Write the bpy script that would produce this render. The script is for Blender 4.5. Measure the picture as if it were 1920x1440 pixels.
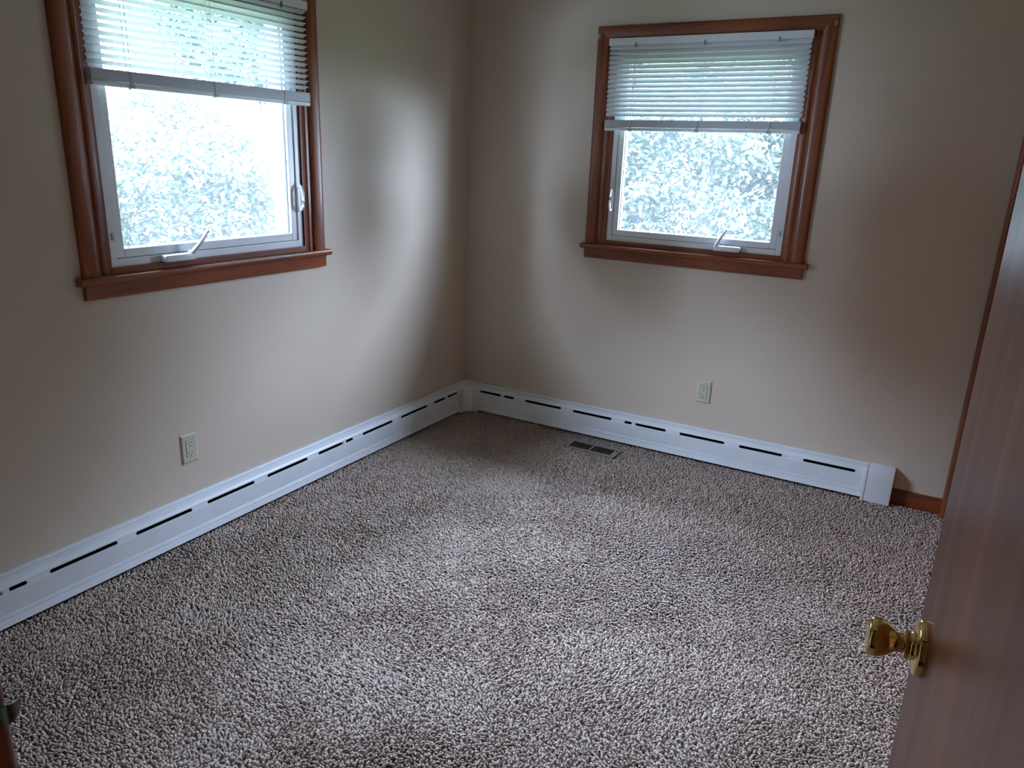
import bpy, bmesh, math, random
import numpy as np
from mathutils import Vector, Matrix

for o in list(bpy.data.objects):
    bpy.data.objects.remove(o, do_unlink=True)
SC = bpy.context.scene
COL = SC.collection

# ------------------------------------------------------------------ camera
def make_camera():
    yaw, pitch, roll = 0.5127, -0.2973, 0.0366
    f = Vector((-math.sin(yaw) * math.cos(pitch), math.cos(yaw) * math.cos(pitch), math.sin(pitch)))
    r = Vector((math.cos(yaw), math.sin(yaw), 0))
    u = r.cross(f)
    r2 = r * math.cos(roll) + u * math.sin(roll)
    u2 = -r * math.sin(roll) + u * math.cos(roll)
    cam = bpy.data.cameras.new('camera')
    cam.sensor_width = 36.0
    cam.sensor_fit = 'HORIZONTAL'
    cam.lens = 36.0 * 1401.85 / 1920
    cam.clip_start = 0.02
    o = bpy.data.objects.new('camera', cam)
    m = Matrix((r2, u2, -f)).transposed().to_4x4()
    m.translation = Vector((2.3376, -3.5766, 1.4592))
    o.matrix_world = m
    COL.objects.link(o)
    SC.camera = o
make_camera()

# ------------------------------------------------------------------ sky, exposure
def make_world():
    w = bpy.data.worlds.new('overcast_sky')
    SC.world = w
    w.use_nodes = True
    nt = w.node_tree
    nt.nodes.clear()
    out = nt.nodes.new('ShaderNodeOutputWorld')
    bg = nt.nodes.new('ShaderNodeBackground')
    tc = nt.nodes.new('ShaderNodeTexCoord')
    sep = nt.nodes.new('ShaderNodeSeparateXYZ')
    ramp = nt.nodes.new('ShaderNodeValToRGB')
    ramp.color_ramp.elements[0].position = 0.0
    ramp.color_ramp.elements[0].color = (0.52, 0.62, 0.86, 1)
    ramp.color_ramp.elements[1].position = 1.0
    ramp.color_ramp.elements[1].color = (0.635, 0.752, 1.06, 1)
    nt.links.new(tc.outputs['Generated'], sep.inputs[0])
    nt.links.new(sep.outputs['Z'], ramp.inputs[0])
    nt.links.new(ramp.outputs[0], bg.inputs[0])
    bg.inputs[1].default_value = 112.0
    nt.links.new(bg.outputs[0], out.inputs[0])
    w.cycles.sampling_method = 'MANUAL'
    w.cycles.sample_map_resolution = 256
make_world()
SC.view_settings.view_transform = 'Standard'
SC.view_settings.look = 'None'
SC.view_settings.gamma = 1.0
SC.view_settings.use_curve_mapping = False
SC.view_settings.exposure = -0.15
SC.cycles.max_bounces = 10
SC.cycles.diffuse_bounces = 6
SC.cycles.transparent_max_bounces = 24
SC.cycles.glossy_bounces = 4
SC.cycles.transmission_bounces = 6
SC.cycles.caustics_reflective = False
SC.cycles.caustics_refractive = False
SC.cycles.sample_clamp_indirect = 6.0
SC.cycles.use_denoising = True

# plan: the corner is the origin, left wall x=0, back wall y=0, room x>0 y<0
RX, RY, RZ = 2.54, -3.355, 2.44
A1, B1, WW = 1.142, 0.732, 1.071          # corner-side casing edges of the two windows, casing width
Z_ST, Z_TOP, Z_AP = 1.0396, 2.0555, 0.967
U0, U1 = 0.105, 0.966                     # opening for the vinyl unit
ZO0, ZO1 = 1.060, 1.955
WT = 0.13                                 # thickness of the outer walls

def portal(name, loc, rot, sx, sz):
    l = bpy.data.lights.new(name, 'AREA')
    l.shape = 'RECTANGLE'
    l.size, l.size_y = sx, sz
    l.cycles.is_portal = True
    o = bpy.data.objects.new(name, l)
    o.location = loc
    o.rotation_euler = rot
    COL.objects.link(o)
zc = (ZO0 + ZO1) / 2
portal('sky_portal', (-WT - 0.01, -(A1 + (U0 + U1) / 2), zc), (0, -math.pi / 2, 0), ZO1 - ZO0, U1 - U0)
portal('sky_portal', (B1 + (U0 + U1) / 2, WT + 0.01, zc), (-math.pi / 2, 0, 0), U1 - U0, ZO1 - ZO0)

# ------------------------------------------------------------------ materials
def new_mat(name):
    m = bpy.data.materials.new(name)
    m.use_nodes = True
    nt = m.node_tree
    return m, nt, nt.nodes['Principled BSDF']

def N(nt, t, **kw):
    n = nt.nodes.new(t)
    for k, v in kw.items():
        setattr(n, k, v)
    return n

def plain(name, col, rough=0.5, metal=0.0, noise=0.03, scale=30, bump=0.0, bscale=200, coat=0.0):
    m, nt, b = new_mat(name)
    tc = N(nt, 'ShaderNodeTexCoord')
    nz = N(nt, 'ShaderNodeTexNoise')
    nz.inputs['Scale'].default_value = scale
    nz.inputs['Detail'].default_value = 4
    nt.links.new(tc.outputs['Object'], nz.inputs['Vector'])
    rp = N(nt, 'ShaderNodeValToRGB')
    rp.color_ramp.elements[0].position = 0.3
    rp.color_ramp.elements[1].position = 0.7
    rp.color_ramp.elements[0].color = tuple(c * (1 - noise) for c in col) + (1,)
    rp.color_ramp.elements[1].color = tuple(min(1, c * (1 + noise)) for c in col) + (1,)
    nt.links.new(nz.outputs[0], rp.inputs[0])
    nt.links.new(rp.outputs[0], b.inputs['Base Color'])
    b.inputs['Roughness'].default_value = rough
    b.inputs['Metallic'].default_value = metal
    b.inputs['Coat Weight'].default_value = coat
    if bump:
        n2 = N(nt, 'ShaderNodeTexNoise')
        n2.inputs['Scale'].default_value = bscale
        n2.inputs['Detail'].default_value = 3
        nt.links.new(tc.outputs['Object'], n2.inputs['Vector'])
        bp = N(nt, 'ShaderNodeBump')
        bp.inputs['Strength'].default_value = bump
        bp.inputs['Distance'].default_value = 0.002
        nt.links.new(n2.outputs[0], bp.inputs['Height'])
        nt.links.new(bp.outputs[0], b.inputs['Normal'])
    return m

def wood(name, axis, dark, light, rough=0.3, coat=0.4, gs=1.0, fine=0.25, spec=0.4):
    """varnished wood, grain running along axis (0,1,2) of the object's own space"""
    m, nt, b = new_mat(name)
    tc = N(nt, 'ShaderNodeTexCoord')
    mp = N(nt, 'ShaderNodeMapping')
    s = [14.0 * gs] * 3
    s[axis] = 0.9 * gs
    mp.inputs['Scale'].default_value = s
    nt.links.new(tc.outputs['Object'], mp.inputs['Vector'])
    nz = N(nt, 'ShaderNodeTexNoise')
    nz.inputs['Scale'].default_value = 1.6
    nz.inputs['Detail'].default_value = 6
    nz.inputs['Roughness'].default_value = 0.6
    nz.inputs['Distortion'].default_value = 0.6
    nt.links.new(mp.outputs[0], nz.inputs['Vector'])
    rp = N(nt, 'ShaderNodeValToRGB')
    rp.color_ramp.elements[0].position = 0.32
    rp.color_ramp.elements[0].color = dark + (1,)
    rp.color_ramp.elements[1].position = 0.70
    rp.color_ramp.elements[1].color = light + (1,)
    nt.links.new(nz.outputs[0], rp.inputs[0])
    mp2 = N(nt, 'ShaderNodeMapping')
    s2 = [420.0] * 3
    s2[axis] = 9.0
    mp2.inputs['Scale'].default_value = s2
    nt.links.new(tc.outputs['Object'], mp2.inputs['Vector'])
    n2 = N(nt, 'ShaderNodeTexNoise')
    n2.inputs['Scale'].default_value = 1.0
    n2.inputs['Detail'].default_value = 2
    nt.links.new(mp2.outputs[0], n2.inputs['Vector'])
    mx = N(nt, 'ShaderNodeMixRGB', blend_type='MULTIPLY')
    mx.inputs[0].default_value = fine
    nt.links.new(rp.outputs[0], mx.inputs[1])
    nt.links.new(n2.outputs[0], mx.inputs[2])
    nt.links.new(mx.outputs[0], b.inputs['Base Color'])
    b.inputs['Roughness'].default_value = rough
    b.inputs['Coat Weight'].default_value = coat
    b.inputs['Coat Roughness'].default_value = 0.18
    b.inputs['Specular IOR Level'].default_value = spec
    bp = N(nt, 'ShaderNodeBump')
    bp.inputs['Strength'].default_value = 0.08
    bp.inputs['Distance'].default_value = 0.001
    nt.links.new(n2.outputs[0], bp.inputs['Height'])
    nt.links.new(bp.outputs[0], b.inputs['Normal'])
    return m

def slat_material():
    m, nt, b = new_mat('white_slat')
    b.inputs['Base Color'].default_value = (0.74, 0.76, 0.78, 1)
    b.inputs['Roughness'].default_value = 0.4
    tr = N(nt, 'ShaderNodeBsdfTranslucent')
    tr.inputs[0].default_value = (0.80, 0.82, 0.86, 1)
    mx = N(nt, 'ShaderNodeMixShader')
    mx.inputs[0].default_value = 0.038
    nt.links.new(b.outputs[0], mx.inputs[1])
    nt.links.new(tr.outputs[0], mx.inputs[2])
    nt.links.new(mx.outputs[0], nt.nodes['Material Output'].inputs[0])
    return m

def leaf_material(name, c0, c1):
    m, nt, b = new_mat(name)
    g = N(nt, 'ShaderNodeNewGeometry')
    rp = N(nt, 'ShaderNodeValToRGB')
    rp.color_ramp.elements[0].color = c0 + (1,)
    rp.color_ramp.elements[1].color = c1 + (1,)
    nt.links.new(g.outputs['Random Per Island'], rp.inputs[0])
    nt.links.new(rp.outputs[0], b.inputs['Base Color'])
    b.inputs['Roughness'].default_value = 0.45
    tr = N(nt, 'ShaderNodeBsdfTranslucent')
    nt.links.new(rp.outputs[0], tr.inputs[0])
    mx = N(nt, 'ShaderNodeMixShader')
    mx.inputs[0].default_value = 0.55
    nt.links.new(b.outputs[0], mx.inputs[1])
    nt.links.new(tr.outputs[0], mx.inputs[2])
    nt.links.new(mx.outputs[0], nt.nodes['Material Output'].inputs[0])
    return m

def glass_material():
    m, nt, b = new_mat('window_glass')
    nt.nodes.remove(b)
    fr = N(nt, 'ShaderNodeFresnel')
    ge = N(nt, 'ShaderNodeNewGeometry')      # a thin pane: the same reflectance from either face
    mr = N(nt, 'ShaderNodeMapRange')
    mr.inputs['To Min'].default_value = 1.30
    mr.inputs['To Max'].default_value = 1 / 1.30
    nt.links.new(ge.outputs['Backfacing'], mr.inputs['Value'])
    nt.links.new(mr.outputs['Result'], fr.inputs[0])
    tr = N(nt, 'ShaderNodeBsdfTransparent')
    tr.inputs[0].default_value = (0.95, 0.985, 0.98, 1)
    gl = N(nt, 'ShaderNodeBsdfGlossy')
    gl.inputs['Roughness'].default_value = 0.0
    mx = N(nt, 'ShaderNodeMixShader')
    nt.links.new(fr.outputs[0], mx.inputs[0])
    nt.links.new(tr.outputs[0], mx.inputs[1])
    nt.links.new(gl.outputs[0], mx.inputs[2])
    df = N(nt, 'ShaderNodeBsdfTranslucent')          # pale veil imitating glare over the view, put into the glass
    df.inputs[0].default_value = (0.78, 0.84, 0.88, 1)
    m2 = N(nt, 'ShaderNodeMixShader')
    m2.inputs[0].default_value = 0.015
    nt.links.new(mx.outputs[0], m2.inputs[1])
    nt.links.new(df.outputs[0], m2.inputs[2])
    nt.links.new(m2.outputs[0], nt.nodes['Material Output'].inputs[0])
    return m

def pile_material():
    m, nt, b = new_mat('carpet_pile')
    g = N(nt, 'ShaderNodeNewGeometry')
    rp = N(nt, 'ShaderNodeValToRGB')
    e = rp.color_ramp.elements
    e[0].position = 0.0
    e[0].color = (0.40, 0.305, 0.25, 1)
    e[1].position = 1.0
    e[1].color = (0.66, 0.53, 0.45, 1)
    for p, c in ((0.35, (0.51, 0.405, 0.34, 1)), (0.75, (0.585, 0.468, 0.392, 1))):
        x = e.new(p)
        x.color = c
    nt.links.new(g.outputs['Random Per Island'], rp.inputs[0])
    nt.links.new(rp.outputs[0], b.inputs['Base Color'])
    b.inputs['Roughness'].default_value = 0.9
    b.inputs['Specular IOR Level'].default_value = 0.15
    b.inputs['Sheen Weight'].default_value = 0.25
    b.inputs['Sheen Roughness'].default_value = 0.5
    return m

M = {}
M['wall'] = plain('beige_wall_paint', (0.55, 0.465, 0.375), 0.6, noise=0.015, scale=3, bump=0.12, bscale=260)
M['ceiling'] = plain('ceiling_paint', (0.70, 0.68, 0.64), 0.9, bump=0.3, bscale=120)
M['subfloor'] = plain('carpet_backing', (0.12, 0.09, 0.07), 0.95)
DK, LT = (0.115, 0.025, 0.006), (0.35, 0.090, 0.023)
for a, n in enumerate('xyz'):
    M['wood_' + n] = wood('red_brown_trim_' + n, a, DK, LT, rough=0.45, coat=0.13)
M['door'] = wood('door_veneer', 2, (0.21, 0.068, 0.029), (0.44, 0.155, 0.068), rough=0.34, coat=0.0, gs=0.6, fine=0.3, spec=0.30)
M['vinyl'] = plain('white_vinyl', (0.72, 0.75, 0.78), 0.35, noise=0.01)
M['gasket'] = plain('dark_gasket', (0.02, 0.022, 0.03), 0.6)
M['enamel'] = plain('white_enamel', (0.67, 0.70, 0.73), 0.42, noise=0.03, scale=12)
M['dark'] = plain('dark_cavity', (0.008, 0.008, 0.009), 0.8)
M['fin'] = plain('aluminium_fin', (0.12, 0.12, 0.125), 0.5, metal=0.6)
M['ivory'] = plain('ivory_plastic', (0.50, 0.475, 0.37), 0.4, noise=0.01)
M['slat'] = slat_material()
M['rail'] = plain('white_blind_rail', (0.70, 0.73, 0.76), 0.4, noise=0.01)
M['cord'] = plain('white_cord', (0.72, 0.72, 0.70), 0.8)
M['clip'] = plain('yellowed_clip', (0.42, 0.43, 0.40), 0.4)
M['steel'] = plain('dull_steel', (0.30, 0.30, 0.30), 0.4, metal=0.9)
M['brass'] = plain('polished_brass', (0.85, 0.60, 0.25), 0.09, metal=1.0, noise=0.02)
M['aged'] = plain('tarnished_brass', (0.07, 0.062, 0.05), 0.35, metal=0.8)
M['register'] = plain('beige_register_enamel', (0.24, 0.215, 0.19), 0.45)
M['louver'] = plain('brown_louver', (0.17, 0.15, 0.135), 0.5)
M['glass'] = glass_material()
M['pile'] = pile_material()
M['leaf'] = leaf_material('pale_leaf', (0.075, 0.108, 0.082), (0.110, 0.140, 0.100))
M['leaf_lit'] = leaf_material('brightly_lit_leaf', (0.110, 0.145, 0.108), (0.150, 0.185, 0.130))  # same leaves, stronger light of the left side put into their colour
M['bark'] = plain('grey_bark', (0.16, 0.14, 0.12), 0.9, noise=0.3, scale=20, bump=0.5, bscale=60)
M['lawn'] = plain('lawn_grass', (0.05, 0.075, 0.03), 0.95, noise=0.35, scale=9, bump=0.5, bscale=80)
M['siding'] = plain('white_siding', (0.5, 0.5, 0.48), 0.7)

# ------------------------------------------------------------------ helpers
def tag(o, label=None, cat=None, group=None, kind=None):
    if label: o['label'] = label
    if cat: o['category'] = cat
    if group: o['group'] = group
    if kind: o['kind'] = kind
    return o

def empty(name, loc, label, cat, group=None, kind=None):
    o = bpy.data.objects.new(name, None)
    o.empty_display_size = 0.05
    o.location = loc
    COL.objects.link(o)
    return tag(o, label, cat, group, kind)

def wloc(o):
    v = Vector((0, 0, 0))
    while o is not None:
        v += Vector(o.location)
        o = o.parent
    return v

def obj(name, bm, mat, parent=None, smooth=False, keep_origin=None, auto=None):
    """links a world-space bmesh as one mesh object whose origin is its own base centre"""
    bmesh.ops.remove_doubles(bm, verts=bm.verts, dist=1e-6)
    bmesh.ops.recalc_face_normals(bm, faces=bm.faces)
    cs = [v.co for v in bm.verts]
    mn = Vector([min(c[i] for c in cs) for i in range(3)])
    mx = Vector([max(c[i] for c in cs) for i in range(3)])
    org = keep_origin if keep_origin is not None else Vector(((mn.x + mx.x) / 2, (mn.y + mx.y) / 2, mn.z))
    bmesh.ops.translate(bm, verts=bm.verts, vec=-org)
    me = bpy.data.meshes.new(name)
    bm.to_mesh(me)
    bm.free()
    for mt in (mat if isinstance(mat, (list, tuple)) else [mat]):
        me.materials.append(mt)
    if smooth or auto:
        me.polygons.foreach_set('use_smooth', [True] * len(me.polygons))
        if auto:
            me.set_sharp_from_angle(angle=math.radians(auto))
    o = bpy.data.objects.new(name, me)
    if parent is not None:
        o.parent = parent
        o.location = org - wloc(parent)
    else:
        o.location = org
    COL.objects.link(o)
    return o

def BM():
    return bmesh.new()

ID = lambda p: Vector(p)

def box(bm, a, b, f=ID, bev=0.0, seg=2):
    vs = []
    for x in (a[0], b[0]):
        for y in (a[1], b[1]):
            for z in (a[2], b[2]):
                vs.append(bm.verts.new(f((x, y, z))))
    fs = [bm.faces.new([vs[i] for i in q]) for q in ((0, 1, 3, 2), (4, 6, 7, 5), (0, 4, 5, 1), (2, 3, 7, 6), (0, 2, 6, 4), (1, 5, 7, 3))]
    if bev:
        es = list({e for fc in fs for e in fc.edges})
        bmesh.ops.recalc_face_normals(bm, faces=fs)
        bmesh.ops.bevel(bm, geom=es, offset=bev, segments=seg, affect='EDGES', profile=0.5)

def loft(bm, rings, closed=True, caps=True):
    """rings: lists of points"""
    vr = [[bm.verts.new(p) for p in r] for r in rings]
    n = len(vr[0])
    for a, b in zip(vr[:-1], vr[1:]):
        for i in range(n if closed else n - 1):
            j = (i + 1) % n
            try:
                bm.faces.new((a[i], a[j], b[j], b[i]))
            except ValueError:
                pass
    if caps and closed:
        for r in (vr[0], vr[-1]):
            try:
                bm.faces.new(r)
            except ValueError:
                pass

def tube(bm, pts, rad, n=8):
    pts = [Vector(p) for p in pts]
    rads = rad if isinstance(rad, (list, tuple)) else [rad] * len(pts)
    rings = []
    up = Vector((0, 0, 1))
    for i, p in enumerate(pts):
        t = (pts[min(i + 1, len(pts) - 1)] - pts[max(i - 1, 0)]).normalized()
        a = t.cross(up)
        if a.length < 0.05:
            a = t.cross(Vector((0.3, 1, 0)))
        a.normalize()
        b = t.cross(a)
        rings.append([p + (a * math.cos(q) + b * math.sin(q)) * rads[i] for q in [2 * math.pi * k / n for k in range(n)]])
    loft(bm, rings)

def lathe(bm, prof, base, axis, n=40):
    """prof: (distance along axis, radius)"""
    axis = Vector(axis).normalized()
    a = axis.orthogonal().normalized()
    b = axis.cross(a)
    rings = []
    for d, r in prof:
        r = max(r, 1e-4)
        rings.append([Vector(base) + axis * d + (a * math.cos(q) + b * math.sin(q)) * r for q in [2 * math.pi * k / n for k in range(n)]])
    loft(bm, rings)

# maps: u away from the corner along the wall, v into the room, z up
LW = lambda p: Vector((p[1], -p[0], p[2]))
RW = lambda p: Vector((p[0], -p[1], p[2]))
def shift(f, u):
    return lambda p: f((p[0] + u, p[1], p[2]))

# ------------------------------------------------------------------ the room shell
def wall_with_hole(name, f, u_lo, u_hi, z_lo, z_hi, holes, thick, label, mat=None):
    bm = BM()
    us = sorted({u_lo, u_hi} | {h[0] for h in holes} | {h[1] for h in holes})
    zs = sorted({z_lo, z_hi} | {h[2] for h in holes} | {h[3] for h in holes})
    def solid(i, j):
        if i < 0 or j < 0 or i >= len(us) - 1 or j >= len(zs) - 1:
            return False
        cu, cz = (us[i] + us[i + 1]) / 2, (zs[j] + zs[j + 1]) / 2
        return not any(h[0] < cu < h[1] and h[2] < cz < h[3] for h in holes)
    def quad(pts):
        bm.faces.new([bm.verts.new(f(p)) for p in pts])
    for i in range(len(us) - 1):
        for j in range(len(zs) - 1):
            if not solid(i, j):
                continue
            a, b, c, d = us[i], us[i + 1], zs[j], zs[j + 1]
            quad([(a, 0, c), (b, 0, c), (b, 0, d), (a, 0, d)])
            quad([(a, -thick, c), (b, -thick, c), (b, -thick, d), (a, -thick, d)])
            if not solid(i - 1, j): quad([(a, 0, c), (a, 0, d), (a, -thick, d), (a, -thick, c)])
            if not solid(i + 1, j): quad([(b, 0, c), (b, 0, d), (b, -thick, d), (b, -thick, c)])
            if not solid(i, j - 1): quad([(a, 0, c), (b, 0, c), (b, -thick, c), (a, -thick, c)])
            if not solid(i, j + 1): quad([(a, 0, d), (b, 0, d), (b, -thick, d), (a, -thick, d)])
    return tag(obj(name, bm, mat or M['wall']), label, 'wall', kind='structure')

wall_with_hole('wall_left', LW, -WT, -RY + 0.115, -0.15, RZ, [(A1 + U0, A1 + U1, ZO0, ZO1)], WT,
               'beige painted wall with the larger, brighter window')
wall_with_hole('wall_back', RW, 0.0, RX + 0.70, -0.15, RZ, [(B1 + U0, B1 + U1, ZO0, ZO1)], WT,
               'beige painted wall facing the doorway, holding the fully framed window')
# right wall with a closet opening hard against the back corner
CL_A, CL_B, CL_H = 0.057, 1.657, 2.03     # distances from the back wall
def RT(p):   # u = distance from back wall, v into room
    return Vector((RX - p[1], -p[0], p[2]))
wall_with_hole('wall_right', RT, 0.0, -RY + 0.115, -0.15, RZ, [(CL_A, CL_B, 0.0, CL_H)], 0.115,
               'beige painted wall with the closet, hidden behind the open door')
# front wall with the entry doorway the camera looks through
DX0, DX1, DH = 1.7696, 2.475, 2.045
FR = lambda p: Vector((p[0], RY + p[1], p[2]))
wall_with_hole('wall_front', FR, 0.0, RX, -0.15, RZ, [(DX0, DX1, 0.0, DH)], 0.115,
               'beige painted wall holding the entry doorway')
bm = BM(); box(bm, (-WT, RY - 0.115, RZ), (RX + 0.75, WT, RZ + 0.12))
tag(obj('ceiling', bm, M['ceiling']), 'off-white flat ceiling above the empty room', 'ceiling', kind='structure')
bm = BM(); box(bm, (0, RY - 1.4, -0.15), (RX + 0.70, 0, 0.0))
tag(obj('floor', bm, M['subfloor']), 'bedroom floor under the brown-grey carpet', 'floor', kind='structure')
# hallway shell behind the camera
bm = BM(); box(bm, (0.6, RY - 1.5, 0), (0.7, RY - 0.115, RZ)); 
tag(obj('wall_hall_left', bm, M['wall']), 'hallway wall left of the doorway', 'wall', kind='structure')
bm = BM(); box(bm, (3.4, RY - 1.5, 0), (3.5, RY - 0.115, RZ))
tag(obj('wall_hall_right', bm, M['wall']), 'hallway wall right of the doorway', 'wall', kind='structure')
bm = BM(); box(bm, (0.6, RY - 1.5, 0), (3.5, RY - 1.4, RZ))
tag(obj('wall_hall_rear', bm, M['wall']), 'hallway wall opposite the doorway', 'wall', kind='structure')
bm = BM(); box(bm, (0.6, RY - 1.5, RZ), (3.5, RY - 0.115, RZ + 0.12))
tag(obj('ceiling_hall', bm, M['ceiling']), 'hallway ceiling outside the doorway', 'ceiling', kind='structure')
bm = BM(); box(bm, (RX, RY - 0.115, 0), (3.5, RY - 0.10, RZ))
tag(obj('wall_hall_side', bm, M['wall']), 'hallway wall beside the doorway', 'wall', kind='structure')
# closet interior
bm = BM(); box(bm, (RX + 0.70, RY, 0), (RX + 0.75, 0.0, RZ))
tag(obj('wall_closet', bm, M['wall']), 'closet rear wall behind the closet doors', 'wall', kind='structure')

# ------------------------------------------------------------------ moulding strips
CAS = [(0, 0), (0, 0.0120), (0.0015, 0.0150), (0.005, 0.0170), (0.012, 0.0180), (0.026, 0.0178), (0.040, 0.0162), (0.049, 0.0138), (0.0545, 0.0108), (0.0565, 0.0085), (0.057, 0.0050), (0.057, 0)]
def moulding(bm, prof, start, end):
    """start(w, d), end(w, d) -> world points"""
    loft(bm, [[start(w, d) for w, d in prof], [end(w, d) for w, d in prof]])

def casing_set(f, parent, u0, u1, z0, z1, wf, names=('casing', 'casing', 'casing'), prof=CAS, label=None, v0=0.0):
    """two legs and a mitred head round an opening; outer edges at u0,u1,z1; wf: material of (leg, head)"""
    res = []
    bm = BM(); moulding(bm, prof, lambda w, d: f((u0 + w, v0 + d, z0)), lambda w, d: f((u0 + w, v0 + d, z1 - w)))
    res.append(obj(names[0], bm, wf[0], parent, auto=35))
    bm = BM(); moulding(bm, prof, lambda w, d: f((u1 - w, v0 + d, z0)), lambda w, d: f((u1 - w, v0 + d, z1 - w)))
    res.append(obj(names[1], bm, wf[0], parent, auto=35))
    bm = BM(); moulding(bm, prof, lambda w, d: f((u0 + w, v0 + d, z1 - w)), lambda w, d: f((u1 - w, v0 + d, z1 - w)))
    res.append(obj(names[2], bm, wf[1], parent, auto=35))
    return res

# ------------------------------------------------------------------ windows
def frame_ring(bm, f, a, b, c, d, w, v0, v1, bev=0.0015):
    """rectangular ring a<u<b, c<z<d of width w between depths v0, v1"""
    box(bm, (a, v0, c), (a + w, v1, d), f, bev)
    box(bm, (b - w, v0, c), (b, v1, d), f, bev)
    box(bm, (a + w - 1e-4, v0, c), (b - w + 1e-4, v1, c + w), f, bev)
    box(bm, (a + w - 1e-4, v0, d - w), (b - w + 1e-4, v1, d), f, bev)

def make_window(name, wall_map, off, grain, label, tip, kx):
    f = shift(wall_map, off)
    base = f((WW / 2, 0, Z_AP))
    root = empty(name, base, label, 'window', kind='structure')
    wz, wh = M['wood_z'], M['wood_' + grain]
    casing_set(f, root, 0, WW, Z_ST, Z_TOP, (wz, wh))
    # stool with a rounded nose and small horns, apron beneath
    bm = BM()
    prof = [(-0.006, 0), (0.0315, 0), (0.0350, -0.002), (0.0365, -0.006), (0.0365, -0.012), (0.0345, -0.018), (0.0300, -0.0235), (0.024, -0.024), (-0.006, -0.024)]
    loft(bm, [[f((-0.02, v if v > 0 else 0.0, Z_ST + z)) for v, z in prof], [f((WW + 0.02, v if v > 0 else 0.0, Z_ST + z)) for v, z in prof]])
    box(bm, (0.0, -0.030, Z_ST - 0.024), (WW, 0.0, Z_ST), f)
    obj('stool', bm, wh, root, auto=35)
    bm = BM()
    prof = [(0, 0), (0.020, 0), (0.0205, -0.004), (0.0180, -0.009), (0.0180, -0.042), (0.0160, -0.0475), (0, -0.0485)]
    loft(bm, [[f((0.0, v, Z_ST - 0.024 + z)) for v, z in prof], [f((WW, v, Z_ST - 0.024 + z)) for v, z in prof]])
    obj('apron', bm, wh, root, auto=35)
    # wooden stops round the vinyl unit (stepped)
    for (a, b) in ((0.052, U0), (WW - 0.052, U1)):
        bm = BM()
        s = 1 if b > a else -1
        prof = [(0, 0.003), (0.017 * s, 0.003), (0.018 * s, 0.0062), (0.027 * s, 0.0068), (0.030 * s, 0.0045), (0.034 * s, 0.0022), (b - a, 0.0015), (b - a, -0.05), (0, -0.05)]
        loft(bm, [[f((a + w, d, Z_ST)) for w, d in prof], [f((a + w, d, Z_TOP - 0.05)) for w, d in prof]])
        obj('jamb_stop', bm, wz, root, auto=35)
    bm = BM()
    box(bm, (U0 - 0.003, -0.05, Z_ST), (U1 + 0.003, 0.004, ZO0 + 0.002), f, 0.002)
    obj('sill_stop', bm, wh, root)
    bm = BM()
    box(bm, (U0 - 0.003, -0.05, ZO1), (U1 + 0.003, 0.0045, Z_TOP - 0.05), f, 0.002)
    obj('head_stop', bm, wh, root)
    # vinyl frame and sash
    bm = BM(); frame_ring(bm, f, U0, U1, ZO0, ZO1, 0.0265, -0.075, -0.006)
    obj('vinyl_frame', bm, M['vinyl'], root)
    bm = BM(); frame_ring(bm, f, U0 + 0.028, U1 - 0.028, ZO0 + 0.028, ZO1 - 0.024, 0.030, -0.060, -0.011, 0.003)
    sash = obj('sash', bm, M['vinyl'], root)
    g0, g1, h0, h1 = U0 + 0.050, U1 - 0.061 + 0.005, 1.118, 1.912
    bm = BM(); frame_ring(bm, f, U0 + 0.056, U1 - 0.056, ZO0 + 0.056, ZO1 - 0.052, 0.004, -0.034, -0.024, 0.0)
    obj('gasket', bm, M['gasket'], sash)
    bm = BM(); box(bm, (U0 + 0.056, -0.031, ZO0 + 0.056), (U1 - 0.056, -0.027, ZO1 - 0.052), f)
    obj('glass_pane', bm, M['glass'], sash)
    # white exterior reveal and outside trim
    bm = BM(); frame_ring(bm, f, U0, U1, ZO0, ZO1, 0.012, -WT - 0.02, -0.076, 0.0)
    frame_ring(bm, f, U0 - 0.05, U1 + 0.05, ZO0 - 0.05, ZO1 + 0.05, 0.055, -WT - 0.03, -WT - 0.001, 0.0)
    obj('outer_frame', bm, M['vinyl'], root)
    # crank operator
    bm = BM()
    k0, k1 = kx
    box(bm, (k0, -0.006, 1.0615), (k1, 0.028, 1.0865), f, 0.006, 3)
    cb = obj('crank_base', bm, M['vinyl'], root, auto=50)
    rx = k0 + 0.012
    bm = BM()
    lathe(bm, [(0, 0.010), (0.010, 0.0095), (0.014, 0.006), (0.014, 0)], f((rx, 0.012, 1.080)), (f((0, 0.3, 1)) - f((0, 0, 0))), 20)
    pts = [f((rx + tip * t, 0.022 + 0.020 * t + 0.006 * math.sin(math.pi * t), 1.086 + 0.072 * t)) for t in (0, .2, .4, .6, .8, .93, 1.0)]
    tube(bm, pts, [0.0095, 0.0088, 0.0078, 0.0068, 0.0055, 0.0036, 0.0032], 12)
    lathe(bm, [(0, 0.001), (0.001, 0.0042), (0.004, 0.0055), (0.008, 0.0055), (0.011, 0.004), (0.012, 0)], pts[-1] - Vector((0, 0, 0.004)), (pts[-1] - pts[-2]), 16)
    obj('crank_handle', bm, M['vinyl'], cb, auto=50)
    # sash lock lever on the corner-side frame
    bm = BM()
    ul = 0.121
    box(bm, (ul - 0.010, -0.008, 1.20), (ul + 0.010, -0.002, 1.30), f, 0.003)
    lk = obj('lock_plate', bm, M['vinyl'], root)
    bm = BM()
    tube(bm, [f((ul, -0.004, 1.212)), f((ul, 0.008, 1.214)), f((ul, 0.016, 1.226)), f((ul, 0.019, 1.25)), f((ul, 0.018, 1.28)), f((ul, 0.010, 1.303)), f((ul, 0.002, 1.312))],
         [0.007, 0.0068, 0.0068, 0.0066, 0.0062, 0.005, 0.0035], 12)
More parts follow.
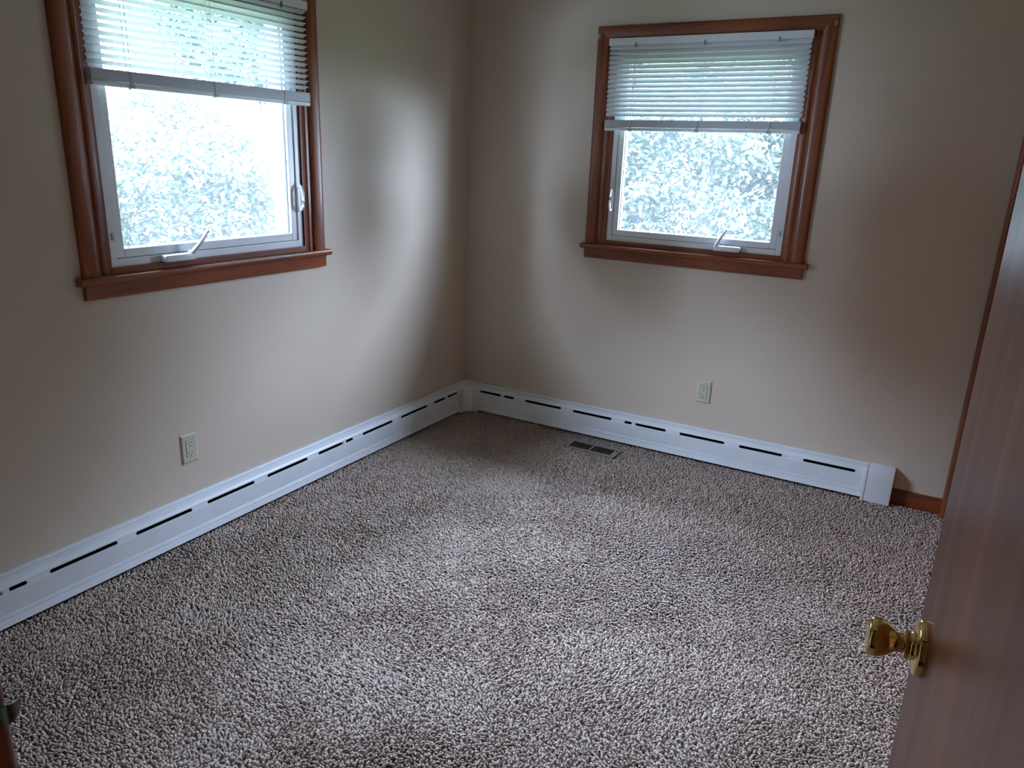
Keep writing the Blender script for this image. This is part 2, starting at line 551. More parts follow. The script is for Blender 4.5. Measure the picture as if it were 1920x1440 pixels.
    obj('lock_lever', bm, M['vinyl'], lk, auto=50)
    # small keeper on the far side
    bm = BM()
    box(bm, (U1 - 0.022, -0.007, 1.148), (U1 - 0.013, -0.002, 1.172), f, 0.0015)
    obj('keeper', bm, M['clip'], root)
    # curtain bracket screws left at the top corners of the casing
    for uu, zz in ((0.008, 2.010), (WW - 0.010, 2.020)):
        bm = BM()
        box(bm, (uu - 0.006, 0.016, zz - 0.008), (uu + 0.006, 0.0195, zz + 0.010), f, 0.001)
        lathe(bm, [(0, 0.003), (0.006, 0.0028), (0.007, 0.001)], f((uu, 0.018, zz)), f((0, 1, 0)) - f((0, 0, 0)), 12)
        obj('curtain_bracket_screw', bm, M['steel'], root)
    return root

make_window('window_1', LW, A1, 'y', 'red-brown framed crank window on the left wall, glaring white, cut off at the top', -0.054, (0.662, 0.784))
make_window('window_2', RW, B1, 'x', 'red-brown framed crank window on the back wall with leaves seen outside', 0.040, (0.664, 0.786))

# ------------------------------------------------------------------ blinds
def make_blind(wall_map, off, tilt, label, stack_lo, tiltend):
    f = shift(wall_map, off)
    b0, b1 = 0.072, 0.979
    vc = 0.020
    root = empty('venetian_blind', f(((b0 + b1) / 2, vc, stack_lo)), label, 'window blind', 'mini blinds pulled halfway up')
    bm = BM()
    box(bm, (b0 - 0.004, 0.006, 1.9665), (b1 + 0.004, 0.034, 1.9975), f, 0.002)
    obj('headrail', bm, M['rail'], root)
    w, pitch = 0.0255, 0.0210
    z = 1.9575
    top_stack = stack_lo + 0.050
    zs = []
    while z > top_stack + 0.012:
        zs.append(z)
        z -= pitch
    def slat(zc, th, thick=0.0006, jit=0.0):
        bm = BM()
        nseg = 6
        us = [b0, b0 + 0.003, b0 + 0.007, b1 - 0.007, b1 - 0.003, b1]
        shr = [0.60, 0.85, 1.0, 1.0, 0.85, 0.60]
        rings = []
        for u, s in zip(us, shr):
            ring = []
            for side in (1, -1):
                ks = range(nseg + 1) if side == 1 else range(nseg, -1, -1)
                for k in ks:
                    a = (k / nseg - 0.5) * w * s
                    h = 0.0016 * (1 - (2 * (k / nseg - 0.5) * s) ** 2) + side * thick / 2
                    # a>0 towards the room; room edge raised by th
                    v = a * math.cos(th) - h * math.sin(th)
                    zz = a * math.sin(th) + h * math.cos(th)
                    ring.append(f((u, vc + v, zc + zz + jit * (u - b0))))
            rings.append(ring)
        loft(bm, rings)
        return bm
    for i, zc in enumerate(zs):
        obj('slat', slat(zc, tilt + random.uniform(-0.02, 0.02), jit=random.uniform(-0.0008, 0.0008)), M['slat'], root, auto=40)
    # gathered slats resting on the bottom rail
    bm = BM()
    n = 19
    for k in range(n):
        zc = stack_lo + 0.016 + k * (0.034 / n)
        dv = random.uniform(-0.0012, 0.0012)
        du = random.uniform(-0.0015, 0.0015)
        box(bm, (b0 + du, vc - w / 2 + dv, zc), (b1 + du, vc + w / 2 + dv, zc + 0.0011), f)
    obj('slat_stack', bm, M['rail'], root)
    bm = BM()
    box(bm, (b0, vc - 0.0135, stack_lo), (b1, vc + 0.0135, stack_lo + 0.0145), f, 0.003)
    obj('bottom_rail', bm, M['rail'], root)
    for uc in (0.203, 0.528, 0.848):
        bm = BM()
        for v in (vc - 0.0125, vc + 0.0130):
            tube(bm, [f((uc, v, 1.972)), f((uc, v, top_stack))], 0.0007, 6)
        for v in (vc + 0.001,):
            tube(bm, [f((uc + 0.006, v, 1.972)), f((uc + 0.006, v, top_stack))], 0.0009, 6)
        obj('ladder_cord', bm, M['cord'], root)
        bm = BM()
        box(bm, (uc - 0.005, vc + 0.0128, stack_lo + 0.001), (uc + 0.005, vc + 0.0152, stack_lo + 0.048), f, 0.001)
        box(bm, (uc - 0.011, vc + 0.0128, stack_lo - 0.001), (uc + 0.011, vc + 0.0150, stack_lo + 0.010), f, 0.002)
        lathe(bm, [(0, 0.006), (0.003, 0.005), (0.005, 0.001)], f((uc, vc, stack_lo + 0.001)), (0, 0, -1), 14)
        obj('cord_clip', bm, M['clip'], root)
    # exit loops of the lift cords under the headrail
    for uc in (0.203, 0.528, 0.848):
        bm = BM()
        box(bm, (uc - 0.004, 0.031, 1.955), (uc - 0.001, 0.0365, 1.976), f, 0.001)
        box(bm, (uc + 0.002, 0.031, 1.955), (uc + 0.005, 0.0365, 1.976), f, 0.001)
        obj('cord_guide', bm, M['steel'], root)
    return root

random.seed(4)
make_blind(LW, A1, math.radians(24), 'white slatted mini blind half raised in the left wall window, glowing white', 1.617, 0)
make_blind(RW, B1, math.radians(-52), 'white slatted mini blind half raised in the back wall window, its slats shaded grey', 1.588, 0)

# ------------------------------------------------------------------ baseboard heater
HP = [(0.001, 0.1735), (0.0125, 0.1725), (0.0150, 0.1700), (0.0150, 0.1665), (0.0125, 0.1640), (0.0175, 0.1632), (0.0330, 0.1600), (0.0425, 0.1545), (0.0478, 0.1480)]
SLOT_T, SLOT_B = (0.0478, 0.1480), (0.0520, 0.1245)
HB = [(0.0520, 0.1245), (0.0528, 0.0600), (0.0545, 0.0575), (0.0545, 0.0555), (0.0525, 0.0535), (0.0545, 0.0510), (0.0545, 0.0490), (0.0528, 0.0470), (0.0595, 0.0235), (0.0560, 0.0215)]
def sheet(bm, f, prof, u0, u1):
    loft(bm, [[f((u0, v, z)) for v, z in prof], [f((u1, v, z)) for v, z in prof]], closed=False, caps=False)

def slot_strip(bm, f, u0, u1, slots):
    """flat strip between SLOT_T and SLOT_B with rounded slots cut through and their rims turned inwards"""
    (v1, z1), (v0, z0) = SLOT_T, SLOT_B
    H = math.hypot(v1 - v0, z1 - z0)
    def P(u, s, inn=0.0):
        t = s / H
        return f((u, v0 + (v1 - v0) * t - inn, z0 + (z1 - z0) * t))
    r = 0.0074
    sc = H * 0.50
    edges = []
    def loop(pts):
        vs = [bm.verts.new(P(*p)) for p in pts]
        return vs, [bm.edges.new((vs[i], vs[(i + 1) % len(vs)])) for i in range(len(vs))]
    us = sorted({u0, u1})
    outer = [(u0, 0.0)] + [(u, 0.0) for s in slots for u in s] + [(u1, 0.0), (u1, H)] + [(u, H) for s in reversed(slots) for u in reversed(s)] + [(u0, H)]
    vs, es = loop(outer)
    edges += es
    for a, b in slots:
        pts = []
        for k in range(9):
            q = math.pi / 2 + math.pi * k / 8
            pts.append((a + r + r * math.cos(q), sc + r * math.sin(q)))
        for k in range(9):
            q = -math.pi / 2 + math.pi * k / 8
            pts.append((b - r + r * math.cos(q), sc + r * math.sin(q)))
        vs, es = loop(pts)
        edges += es
        ins = [bm.verts.new(P(p[0], p[1], 0.0050)) for p in pts]
        for i in range(len(pts)):
            j = (i + 1) % len(pts)
            bm.faces.new((vs[i], vs[j], ins[j], ins[i]))
    bmesh.ops.triangle_fill(bm, use_beauty=True, use_dissolve=False, edges=edges)

def make_heater(f, u0, u1, slots, brackets, label, cap=None):
    root = empty('baseboard_heater', f(((u0 + u1) / 2, 0.03, 0.0)), label, 'baseboard heater', 'white hot-water baseboard heater runs')
    bm = BM()
    sheet(bm, f, HP, u0, u1)
    slot_strip(bm, f, u0, u1, slots)
    sheet(bm, f, HB, u0, u1)
    o = obj('front_cover', bm, M['enamel'], root)
    md = o.modifiers.new('sheet', 'SOLIDIFY'); md.thickness = 0.0008; md.offset = 0
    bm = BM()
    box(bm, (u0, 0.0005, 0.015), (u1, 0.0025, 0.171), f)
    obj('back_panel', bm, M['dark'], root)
    bm = BM()
    tube(bm, [f((u0, 0.024, 0.075)), f((u1, 0.024, 0.075))], 0.010, 12)
    k = u0 + 0.05
    while k < u1 - 0.05:
        box(bm, (k, 0.006, 0.050), (k + 0.0012, 0.044, 0.100), f)
        k += 0.012
    obj('fin_element', bm, M['fin'], root)
    for b in brackets:
        bm = BM()
        box(bm, (b - 0.013, 0.0405, 0.120), (b + 0.013, 0.0425, 0.150), f, 0.001)
        box(bm, (b - 0.010, 0.0420, 0.126), (b + 0.010, 0.0490, 0.144), f, 0.001)
        obj('damper_bracket', bm, M['enamel'], root)
    if cap:
        c0, c1 = cap
        prof = [(0.0, 0.1755), (0.012, 0.1752), (0.0165, 0.1735), (0.045, 0.1640), (0.0535, 0.1515), (0.0590, 0.1250), (0.0605, 0.0300), (0.0605, 0.008), (0.0, 0.008)]
        rings = []
        for u, s in ((c0, 0.95), (c0 + 0.002, 1.0), (c1 - 0.004, 1.0), (c1, 0.975)):
            rings.append([f((u, v * s, 0.008 + (z - 0.008) * (0.995 if s < 1 else 1))) for v, z in prof])
        bm = BM(); loft(bm, rings)
        # raised seam where the cap overlaps the cover
        sp = [(v + 0.0022 if v > 0.01 else v, z + 0.001) for v, z in prof]
        loft(bm, [[f((c0 - 0.006, v, z)) for v, z in sp], [f((c0 + 0.006, v, z)) for v, z in sp]])
        obj('end_cap', bm, M['enamel'], root, auto=30)
    return root

def slot_list(first, n, skip=0.2975, ln=0.2275):
    return [(first + i * skip, first + i * skip + ln) for i in range(n)]
sl = [(0.152, 0.377)] + [(0.441 + i * 0.2995, 0.441 + i * 0.2995 + 0.231) for i in range(9)]
make_heater(LW, 0.128, 3.22, sl, [0.256, 1.098, 2.60], 'long white baseboard heater with slots along the left wall', None)
sr = [(0.140 + i * 0.2993, 0.140 + i * 0.2993 + 0.228) for i in range(7)]
make_heater(RW, 0.128, 2.21, sr, [0.289, 1.089, 1.851], 'white baseboard heater along the back wall, capped at its right end', (2.207, 2.322))

# mitred corner piece between the two runs
def corner_cover():
    bm = BM()
    prof = [(0.001, 0.1735), (0.010, 0.1732), (0.0145, 0.1715), (0.0155, 0.1675), (0.031, 0.1625), (0.043, 0.1555), (0.0500, 0.1480), (0.0548, 0.1240), (0.0575, 0.0500), (0.0590, 0.006), (0.001, 0.006)]
    e = 0.133
    ch = 0.012
    rings = [[Vector((v, -e, z)) for v, z in prof]]
    rings.append([Vector((v, -(v + ch + 0.028 * (v / 0.06)), z)) for v, z in prof])
    rings.append([Vector((v + 0.42 * (ch + 0.028 * (v / 0.06)), -(v + 0.42 * (ch + 0.028 * (v / 0.06))), z)) for v, z in prof])
    rings.append([Vector((v + ch + 0.028 * (v / 0.06), -v, z)) for v, z in prof])
    rings.append([Vector((e, -v, z)) for v, z in prof])
    loft(bm, rings)
    o = obj('heater_corner_cover', bm, M['enamel'], auto=30)
    tag(o, 'white sheet-metal inside corner cover joining the two heater runs', 'heater cover')
corner_cover()

# ------------------------------------------------------------------ skirting boards
def skirting(name, f, u0, u1, grain, label):
    bm = BM()
    prof = [(0, 0), (0.012, 0), (0.012, 0.050), (0.0105, 0.062), (0.006, 0.073), (0.002, 0.076), (0, 0.076)]
    loft(bm, [[f((u0, v, z)) for v, z in prof], [f((u1, v, z)) for v, z in prof]])
    tag(obj(name, bm, M['wood_' + grain], auto=35), label, 'baseboard', kind='structure')
skirting('baseboard_back', RW, 2.323, RX - 0.0185, 'x', 'short red-brown wooden baseboard right of the heater end cap')
skirting('baseboard_front', FR, 0.0, DX0 - 0.069, 'x', 'red-brown wooden baseboard on the doorway wall')
skirting('baseboard_right', RT, CL_B + 0.060, -RY - 0.001, 'y', 'red-brown wooden baseboard on the closet wall')

# ------------------------------------------------------------------ closet: casing and sliding doors
t = empty('trim_1', (RX, -CL_A, 0), 'red-brown closet casing standing in the back right corner', 'door casing', kind='structure')
casing_set(RT, t, 0.0005, CL_B + 0.057, 0.0, CL_H + 0.057, (M['wood_z'], M['wood_y']))
for i, (a, b, v) in enumerate(((CL_A + 0.004, 0.90, -0.050), (0.85, CL_B - 0.004, -0.090))):
    bm = BM(); box(bm, (a, v - 0.035, 0.012), (b, v, CL_H - 0.004), RT, 0.002)
    d = obj('door_%d' % (i + 2), bm, M['door'])
    tag(d, ('flat wooden sliding closet door nearest the back wall', 'flat wooden sliding closet door nearest the entry')[i], 'door', kind='structure')
    bm = BM()
    c = RT(((a + 0.08), v + 0.0002, 0.95))
    lathe(bm, [(0, 0.026), (0.0022, 0.026), (0.003, 0.023), (0.0012, 0.018), (0.0012, 0)], c, (-1, 0, 0), 28)
    obj('finger_pull', bm, M['brass'], d, auto=40)

# ------------------------------------------------------------------ entry doorway
t = empty('trim_2', ((DX0 + DX1) / 2, RY, 0), 'dark red-brown doorway frame at the bottom left of the view', 'door casing', kind='structure')
casing_set(FR, t, DX0 - 0.011 - 0.057, DX1 + 0.006 + 0.057, 0.0, DH + 0.063, (M['wood_z'], M['wood_x']))
FRH = lambda p: Vector((p[0], RY - 0.115 - p[1], p[2]))
casing_set(FRH, t, DX0 - 0.063, DX1 + 0.063, 0.0, DH + 0.063, (M['wood_z'], M['wood_x']))
bm = BM()
box(bm, (DX0, RY - 0.115, 0), (DX0 + 0.0015, RY, DH))
box(bm, (DX0 + 0.0015, RY - 0.08, 0), (DX0 + 0.011, RY - 0.04, DH))
obj('jamb', bm, M['wood_z'], t)
bm = BM()
box(bm, (DX1 - 0.0015, RY - 0.115, 0), (DX1, RY, DH))
obj('jamb', bm, M['wood_z'], t)
bm = BM()
box(bm, (DX0 + 0.0015, RY - 0.115, DH - 0.002), (DX1 - 0.0015, RY, DH))
obj('head_jamb', bm, M['wood_x'], t)
# strike plate whose curved lip reaches past the casing edge
SZ = 1.034
bm = BM()
box(bm, (DX0 + 0.0015, RY - 0.034, SZ - 0.028), (DX0 + 0.0030, RY - 0.004, SZ + 0.028), ID, 0.0005)
pr = []
for k in range(13):
    q = k / 12
    y = RY - 0.004 + 0.019 * q
    x = DX0 + 0.0030 + 0.005 * math.sin(math.pi * q) - 0.001 * q * q
    hw = 0.0075 * math.sqrt(max(0.0, 1 - (q * 0.96) ** 2.6)) + 0.001
    pr.append((x, y, hw))
loft(bm, [[Vector((x, y, SZ - hw)), Vector((x, y, SZ + hw)), Vector((x - 0.0013, y, SZ + hw)), Vector((x - 0.0013, y, SZ - hw))] for x, y, hw in pr])
obj('strike_plate', bm, M['aged'], t, auto=40)

def entry_door():
    E = Vector((2.392, -2.629, 0))            # free edge of the visible face
    Hh = Vector((2.461, RY + 0.026, 0))       # hinge end of the visible face
    d = (Hh - E).normalized()
    n = Vector((d.y, -d.x, 0))                # out of the visible face
    if n.x > 0: n = -n
    wd = (Hh - E).length
    def f(p):                                  # u from free edge to hinge, v out of visible face, z
        return E + d * p[0] + n * p[1] + Vector((0, 0, p[2]))
    bm = BM(); box(bm, (0, -0.035, 0.018), (wd, 0, 2.035), f, 0.0015)
    root = obj('door_1', bm, M['door'])
    tag(root, 'open flat wooden entry door with a brass knob at the right edge', 'door', kind='structure')
    kz = 0.930
    for s, v0 in ((1, 0.0), (-1, -0.035)):
        base = f((0.062, v0, kz)); ax = n * s
        bm = BM()
        lathe(bm, [(0, 0.033), (0.0065, 0.033), (0.0085, 0.0318), (0.0098, 0.0285), (0.0104, 0.020), (0.0112, 0.0170), (0.0145, 0.0165), (0.0155, 0.0152), (0.0168, 0.0158), (0.0205, 0.0156), (0.0216, 0.0130)], base, ax, 56)
        ro = obj('rosette', bm, M['brass'], root, auto=50)
        bm = BM()
        lathe(bm, [(0.020, 0.0120), (0.026, 0.0112), (0.0295, 0.0118), (0.033, 0.0145), (0.0375, 0.0180), (0.0415, 0.0207), (0.0465, 0.0225), (0.0515, 0.0231), (0.0555, 0.0227), (0.0585, 0.0212), (0.0602, 0.0182), (0.0607, 0.014), (0.0602, 0.006), (0.0604, 0)], base, ax, 56)
        obj('knob', bm, M['brass'], root, auto=60)
    bm = BM()
    box(bm, (-0.0012, -0.030, kz - 0.028), (0.0, -0.005, kz + 0.028), f, 0.0004)
    box(bm, (-0.011, -0.024, kz - 0.007), (0.0, -0.011, kz + 0.007), f, 0.002)
    obj('latch', bm, M['brass'], root)
    for hz in (0.25, 1.02, 1.80):
        bm = BM()
        tube(bm, [f((wd + 0.004, -0.003, hz)), f((wd + 0.004, -0.003, hz + 0.089))], 0.005, 14)
        box(bm, (wd, -0.030, hz), (wd + 0.002, -0.002, hz + 0.089), f)
        obj('hinge', bm, M['brass'], root, auto=50)
entry_door()

# ------------------------------------------------------------------ wall outlets
def make_outlet(f, uc, zc, mirror, label):
    root = empty('wall_outlet', f((uc, 0, zc - 0.057)), label, 'electrical outlet', 'ivory duplex outlets')
    bm = BM()
    prof = [(0.0, 0.0), (0.0, 0.0022), (0.0045, 0.0058), (0.009, 0.0062)]
    rings = []
    for i, (inn, v) in enumerate(prof):
        a, b = 0.035 - inn, 0.057 - inn
        rings.append([f((uc + sx * a, v, zc + sz * b)) for sx, sz in ((1, 1), (1, -1), (-1, -1), (-1, 1))])
    loft(bm, rings)
    obj('face_plate', bm, M['ivory'], root)
    bm = BM()
    box(bm, (uc - 0.0175, 0.0055, zc - 0.0345), (uc + 0.0175, 0.0064, zc + 0.0345), f)
    obj('receptacle_gap', bm, M['gasket'], root)
    bm = BM()
    box(bm, (uc - 0.0165, 0.0055, zc - 0.0335), (uc + 0.0165, 0.0078, zc + 0.0335), f, 0.001)
    rc = obj('receptacle', bm, M['ivory'], root)
    for cz in (0.0195, -0.0195):
        bm = BM()
        for ux, hh in ((-0.0063 * mirror, 0.0040), (0.0063 * mirror, 0.0032)):
            box(bm, (uc + ux - 0.0011, 0.0070, zc + cz + 0.003 - hh), (uc + ux + 0.0011, 0.0080, zc + cz + 0.003 + hh), f)
        lathe(bm, [(0, 0.0026), (0.001, 0.0026)], f((uc, 0.0070, zc + cz - 0.0085)), f((0, 1, 0)) - f((0, 0, 0)), 14)
        obj('prong_slots', bm, M['dark'], rc)
    for s in (1, -1):
        bm = BM()
        lathe(bm, [(0, 0.0028), (0.0010, 0.0026), (0.0014, 0.001)], f((uc, 0.0060, zc + s * 0.0485)), f((0, 1, 0)) - f((0, 0, 0)), 14)
        obj('plate_screw', bm, M['ivory'], root)
make_outlet(LW, 1.891, 0.3584, 1, 'ivory duplex outlet on the left wall below the left window')
make_outlet(RW, 1.4246, 0.3638, 1, 'ivory duplex outlet on the back wall above the heater')

# old nail holes and a scuff left in the paint
for f, u, z, r in ((LW, 0.45, 1.836, 0.0022), (LW, 0.40, 1.842, 0.0018), (LW, 0.93, 0.305, 0.0018), (RW, 2.277, 0.246, 0.0026)):
    bm = BM()
    lathe(bm, [(0, r), (0.0003, r * 0.9), (0.0004, 0)], f((u, 0.0001, z)), f((0, 1, 0)) - f((0, 0, 0)), 10)
    obj('nail_hole', bm, M['gasket'] if f is LW else M['louver'], bpy.data.objects['wall_left' if f is LW else 'wall_back'])

# ------------------------------------------------------------------ floor register
def make_register():
    x0, x1, y0, y1 = 0.794, 1.072, -0.252, -0.137
    zt = 0.013
    root = empty('floor_register', ((x0 + x1) / 2, (y0 + y1) / 2, 0.0), 'beige metal floor vent set into the carpet near the back heater', 'floor vent')
    f = ID
    bm = BM()
    w = 0.016
    def bevelled(a, b):
        box(bm, a, b, f, 0.0015)
    bevelled((x0, y0, 0.006), (x1, y0 + w, zt)); bevelled((x0, y1 - w, 0.006), (x1, y1, zt))
    bevelled((x0, y0 + w - 0.001, 0.006), (x0 + w, y1 - w + 0.001, zt)); bevelled((x1 - w - 0.012, y0 + w - 0.001, 0.006), (x1, y1 - w + 0.001, zt))
    xm = (x0 + x1) / 2 - 0.006
    bevelled((xm - 0.005, y0 + w - 0.001, 0.006), (xm + 0.005, y1 - w + 0.001, zt))
    obj('frame', bm, M['register'], root)
    bm = BM(); box(bm, (x0 + 0.004, y0 + 0.004, 0.0005), (x1 - 0.004, y1 - 0.004, 0.003))
    obj('damper', bm, M['dark'], root)
    k = x0 + w + 0.005
    while k < x1 - w - 0.014:
        if abs(k - xm) > 0.009:
            bm = BM()
            loft(bm, [[Vector((k - 0.002, y, 0.004)), Vector((k - 0.001, y, 0.004)), Vector((k + 0.0028, y, 0.0118)), Vector((k + 0.0012, y, 0.0118))] for y in (y0 + w - 0.001, y1 - w + 0.001)])
            obj('louver', bm, M['louver'], root)
        k += 0.0098
    bm = BM()
    box(bm, (x1 - 0.021, y1 - 0.042, zt - 0.001), (x1 - 0.016, y1 - 0.022, zt + 0.006), ID, 0.001)
    obj('damper_lever', bm, M['steel'], root)
make_register()

# ------------------------------------------------------------------ carpet pile (stuff)
def make_pile():
    rng = np.random.default_rng(11)
    s = 0.0078
    xs = np.arange(0.006, RX + 0.02, s); ys = np.arange(RY - 0.10, -0.006, s)
    X, Y = np.meshgrid(xs, ys)
    X = X + (np.arange(len(ys)) % 2)[:, None] * s * 0.5
    X = X.ravel() + rng.uniform(-.45, .45, X.size) * s
    Y = Y.ravel() + rng.uniform(-.45, .45, Y.size) * s
    keep = (X > 0.020) & (X < RX + 0.03) & (Y < -0.020)
    keep &= ~((X > RX - 0.022) & ((Y > -CL_A - 0.004) | (Y < -CL_B + 0.004)))
    keep &= ~((X > 2.31) & (Y > -0.018))
    keep &= ~((X > 0.792) & (X < 1.074) & (Y > -0.254) & (Y < -0.135))
    keep &= ~((Y < RY + 0.02) & ((X < DX0 + 0.012) | (X > DX1 - 0.006)))
    # the corner cover and end cap stand down in the pile
    keep &= ~((X + -Y < 0.165) & (X < 0.145) & (Y > -0.145))
    keep &= ~((X < 0.145) & (Y > -0.066)) & ~((X < 0.066) & (Y > -0.145))
    keep &= ~((X > 2.20) & (X < 2.325) & (Y > -0.062))
    X, Y = X[keep], Y[keep]
    n = len(X)
    # broad brush marks: the pile leans this way and that
    def field(seed, sc):
        r = np.random.default_rng(seed)
        v = np.zeros(n)
        for _ in range(14):
            k = r.normal(0, 1, 2) * sc
            v += np.sin(X * k[0] + Y * k[1] + r.uniform(0, 6.28))
        return v / 3.2
    lx = field(1, 6.5) * 0.42 + field(3, 16) * 0.12 + field(6, 210) * 0.38 + rng.normal(0, 0.22, n)
    ly = field(2, 6.5) * 0.42 + field(4, 16) * 0.12 + field(7, 210) * 0.38 + rng.normal(0, 0.22, n)
    h = rng.uniform(0.0085, 0.0110, n) * (1 + 0.10 * field(5, 9) + 0.13 * field(8, 190))
    r0 = rng.uniform(0.0032, 0.0046, n)
    rot = rng.uniform(0, 6.28, n)
    tw = rng.uniform(0.3, 1.2, n)
    levels = [(0.0, 0.85, 0.0), (0.45, 1.15, 0.22), (0.82, 0.95, 0.68)]
    V = np.zeros((n, 10, 3), np.float32)
    for li, (t, rr, ln) in enumerate(levels):
        for k in range(3):
            a = rot + tw * t * 2 + k * 2.0944
            V[:, li * 3 + k, 0] = X + lx * h * ln + np.cos(a) * r0 * rr
            V[:, li * 3 + k, 1] = Y + ly * h * ln + np.sin(a) * r0 * rr
            V[:, li * 3 + k, 2] = h * t * (1 - 0.10 * np.hypot(lx, ly)) + 0.0002
    V[:, 9, 0] = X + lx * h * 1.0
    V[:, 9, 1] = Y + ly * h * 1.0
    V[:, 9, 2] = h * (1 - 0.22 * np.clip(np.hypot(lx, ly), 0, 1.4))
    quads = []
    tris = []
    for li in range(2):
        for k in range(3):
            j = (k + 1) % 3
            a, b = li * 3, (li + 1) * 3
            tris.append((a + k, a + j, b + j)); tris.append((a + k, b + j, b + k))
    for k in range(3):
        tris.append((6 + k, 6 + (k + 1) % 3, 9))
    T = np.array(tris, np.int32)
    F = (T[None] + (np.arange(n, dtype=np.int32) * 10)[:, None, None]).reshape(-1)
    me = bpy.data.meshes.new('carpet')
    me.vertices.add(n * 10)
    me.vertices.foreach_set('co', V.reshape(-1))
    nf = len(F) // 3
    me.loops.add(len(F))
    me.loops.foreach_set('vertex_index', F)
    me.polygons.add(nf)
    me.polygons.foreach_set('loop_start', np.arange(0, nf * 3, 3, dtype=np.int32))
    me.polygons.foreach_set('use_smooth', np.ones(nf, bool))
    me.update(calc_edges=True)
    me.materials.append(M['pile'])
    o = bpy.data.objects.new('carpet', me)
    COL.objects.link(o)
    tag(o, 'brown-grey textured wall-to-wall carpet with brushed light patches', 'carpet', kind='stuff')
    print('tufts', n)
make_pile()

# ------------------------------------------------------------------ outside: eaves, lawn, trees
bm = BM()  # unseen eaves, overhang sized to keep high sky light off the floor edges
box(bm, (-WT - 0.60, RY - 0.9, RZ - 0.02), (-WT, WT + 0.60, RZ + 0.12))
box(bm, (-WT, WT, RZ - 0.02), (RX + 1.0, WT + 0.60, RZ + 0.12))
tag(obj('roof_eave', bm, M['siding']), 'unseen white roof eaves above the two windows, sized to cut high sky light', 'roof eave', kind='structure')
bm = BM()
box(bm, (-14, -10, -0.75), (12, 14, -0.65))
tag(obj('lawn', bm, M['lawn']), 'green lawn outside the house', 'lawn', kind='structure')

def leaf_mesh(name, seed, rx, ry, hz, n, size):
    rng = np.random.default_rng(seed)
    # clusters spread through an ellipsoidal crown, denser at the surface
    nc = 260
    d = rng.normal(0, 1, (nc, 3)); d /= np.linalg.norm(d, axis=1)[:, None]
    rad = rng.uniform(0.45, 1.0, nc) ** 0.6
    C = d * rad[:, None] * np.array([rx, ry, hz / 2]) + np.array([0, 0, hz / 2])
    ci = rng.integers(0, nc, n)
    P = C[ci] + rng.normal(0, 1, (n, 3)) * np.array([0.17, 0.17, 0.12])
    # leaf frames: droop outwards
    a = rng.uniform(0, 6.283, n); el = rng.normal(-0.35, 0.45, n)
    t = np.stack([np.cos(a) * np.cos(el), np.sin(a) * np.cos(el), np.sin(el)], 1)
    ref = rng.normal(0, 0.5, (n, 3)) + np.array([0, 0, 1.0])
    s = np.cross(t, ref); s /= np.linalg.norm(s, axis=1)[:, None]
    nn = np.cross(s, t)
    L = rng.uniform(0.7, 1.3, n)[:, None] * size
    W = L * 0.28
    V = np.stack([P, P + t * L * 0.45 + s * W - nn * L * 0.03, P + t * L + nn * L * -0.12, P + t * L * 0.45 - s * W - nn * L * 0.03, P + t * L * 0.5 + nn * L * 0.04], 1)
    T = np.array([(0, 1, 4), (1, 2, 4), (2, 3, 4), (3, 0, 4)], np.int32)
    F = (T[None] + (np.arange(n, dtype=np.int32) * 5)[:, None, None]).reshape(-1)
    me = bpy.data.meshes.new(name)
    me.vertices.add(n * 5); me.vertices.foreach_set('co', V.astype(np.float32).reshape(-1))
    nf = len(F) // 3
    me.loops.add(len(F)); me.loops.foreach_set('vertex_index', F)
    me.polygons.add(nf); me.polygons.foreach_set('loop_start', np.arange(0, nf * 3, 3, dtype=np.int32))
    me.update(calc_edges=True)
    return me

def trunk_bm(seed, hz, spread):
    rr = random.Random(seed)
    bm = BM()
    tube(bm, [(0, 0, -0.2), (0.03, 0.02, hz * 0.3), (0.0, 0.05, hz * 0.6), (0.05, 0.0, hz * 0.85)], [0.10, 0.08, 0.055, 0.02], 10)
    for k in range(9):
        a = rr.uniform(0, 6.28); z0 = hz * rr.uniform(0.12, 0.6)
        e = (math.cos(a) * spread * rr.uniform(.5, .8), math.sin(a) * spread * rr.uniform(.5, .8), z0 + hz * rr.uniform(.12, .3))
        tube(bm, [(0.02, 0.02, z0), (e[0] * .5, e[1] * .5, z0 + (e[2] - z0) * .6), e], [0.04, 0.025, 0.008], 7)
    return bm

def make_tree(loc, label, crown, mat, seed, hz, spread, rz):
    bm = trunk_bm(seed, hz, spread)
    root = empty('leafy_tree', loc, label, 'tree', 'trees outside the windows')
    root.rotation_euler.z = rz
    me = bpy.data.meshes.new('trunk'); bm.to_mesh(me); bm.free(); me.materials.append(M['bark'])
    o = bpy.data.objects.new('trunk', me); o.parent = root; COL.objects.link(o)
    if not crown.materials: crown.materials.append(mat)
    o = bpy.data.objects.new('foliage', crown); o.parent = root; COL.objects.link(o)

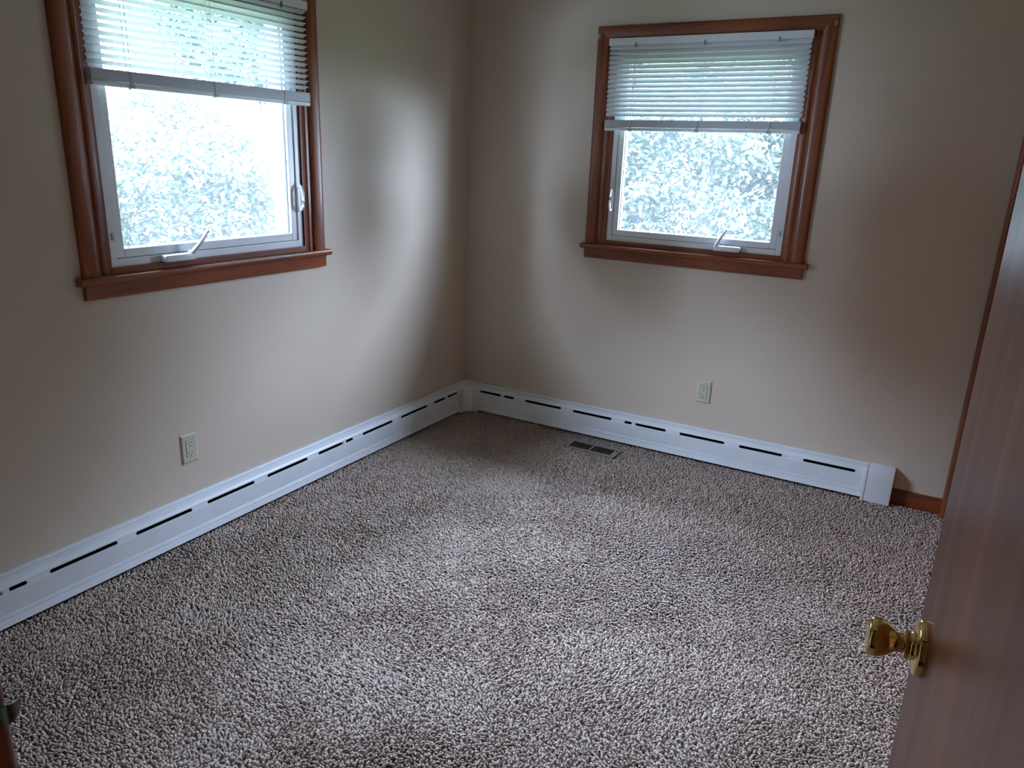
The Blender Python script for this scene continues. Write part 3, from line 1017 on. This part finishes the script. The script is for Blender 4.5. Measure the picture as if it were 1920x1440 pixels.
big = leaf_mesh('foliage', 21, 1.45, 1.3, 3.5, 52000, 0.080)
low = leaf_mesh('foliage', 22, 1.45, 1.3, 2.9, 46000, 0.078)
G = -0.65
make_tree((-0.5, 6.3, G), 'leafy green tree filling the back wall window', big, M['leaf'], 1, 3.5, 1.1, 0.0)
make_tree((-4.1, 6.9, G), 'leafy tree outside, left of the one filling the back window', big, M['leaf'], 2, 3.5, 1.1, 1.9)
make_tree((2.9, 6.9, G), 'leafy tree outside, right of the one filling the back window', big, M['leaf'], 3, 3.5, 1.1, 4.0)
make_tree((-6.2, 2.7, G), 'pale leafy tree filling the left wall window', low, M['leaf_lit'], 4, 2.9, 1.1, 0.4)
make_tree((-9.2, 6.4, G), 'pale leafy tree outside, right of the one filling the left window', low, M['leaf_lit'], 5, 2.9, 1.1, 2.2)
make_tree((-6.6, -0.9, G), 'pale leafy tree outside, left of the one filling the left window', low, M['leaf_lit'], 6, 2.9, 1.1, 3.6)
tall = leaf_mesh('foliage', 23, 2.5, 2.3, 6.6, 34000, 0.24)  # second row of trees, mostly unseen, added to block low sky light
tall_lit = tall.copy()  # same crown for the leaves coloured as if more brightly lit
for x, y, rz, tx in ((0.4, 10.4, 0.0, 'tall tree in the second row, centre of the back window'), (6.3, 10.6, 1.1, 'unseen tall tree added to block low sky, far right of the back window'),
                     (-5.4, 12.2, 2.2, 'tall tree in the second row, left of the back window'), (13.2, 9.4, 2.9, 'unseen tall tree added to block low sky, far to the right, beyond the back wall'),
                     (-10.4, 1.6, 3.3, 'tall tree in the second row, centre of the left window'), (-14.6, -4.2, 4.1, 'unseen tall tree added to block low sky, left of the left window'),
                     (-6.4, -12.0, 5.0, 'unseen tall tree added to block low sky, far to the left, beyond the left wall'), (-11.6, -9.7, 0.9, 'unseen tall tree added to block low sky, far left of the left window'), (-0.9, -12.8, 0.4, 'unseen tall tree added to block low sky, behind the house on the left side'), (-13.4, 10.6, 5.6, 'tall tree in the second row between the two windows')):
    left = x < -9
    make_tree((x, y, G), tx, tall_lit if left else tall, M['leaf_lit' if left else 'leaf'], 7, 6.6, 1.9, rz)
    COL.objects[-1].parent.scale = (1.0, 1.0, 1.35 if 'centre of' in tx else 1.12)  # stretched upward to hold back more of the low sky
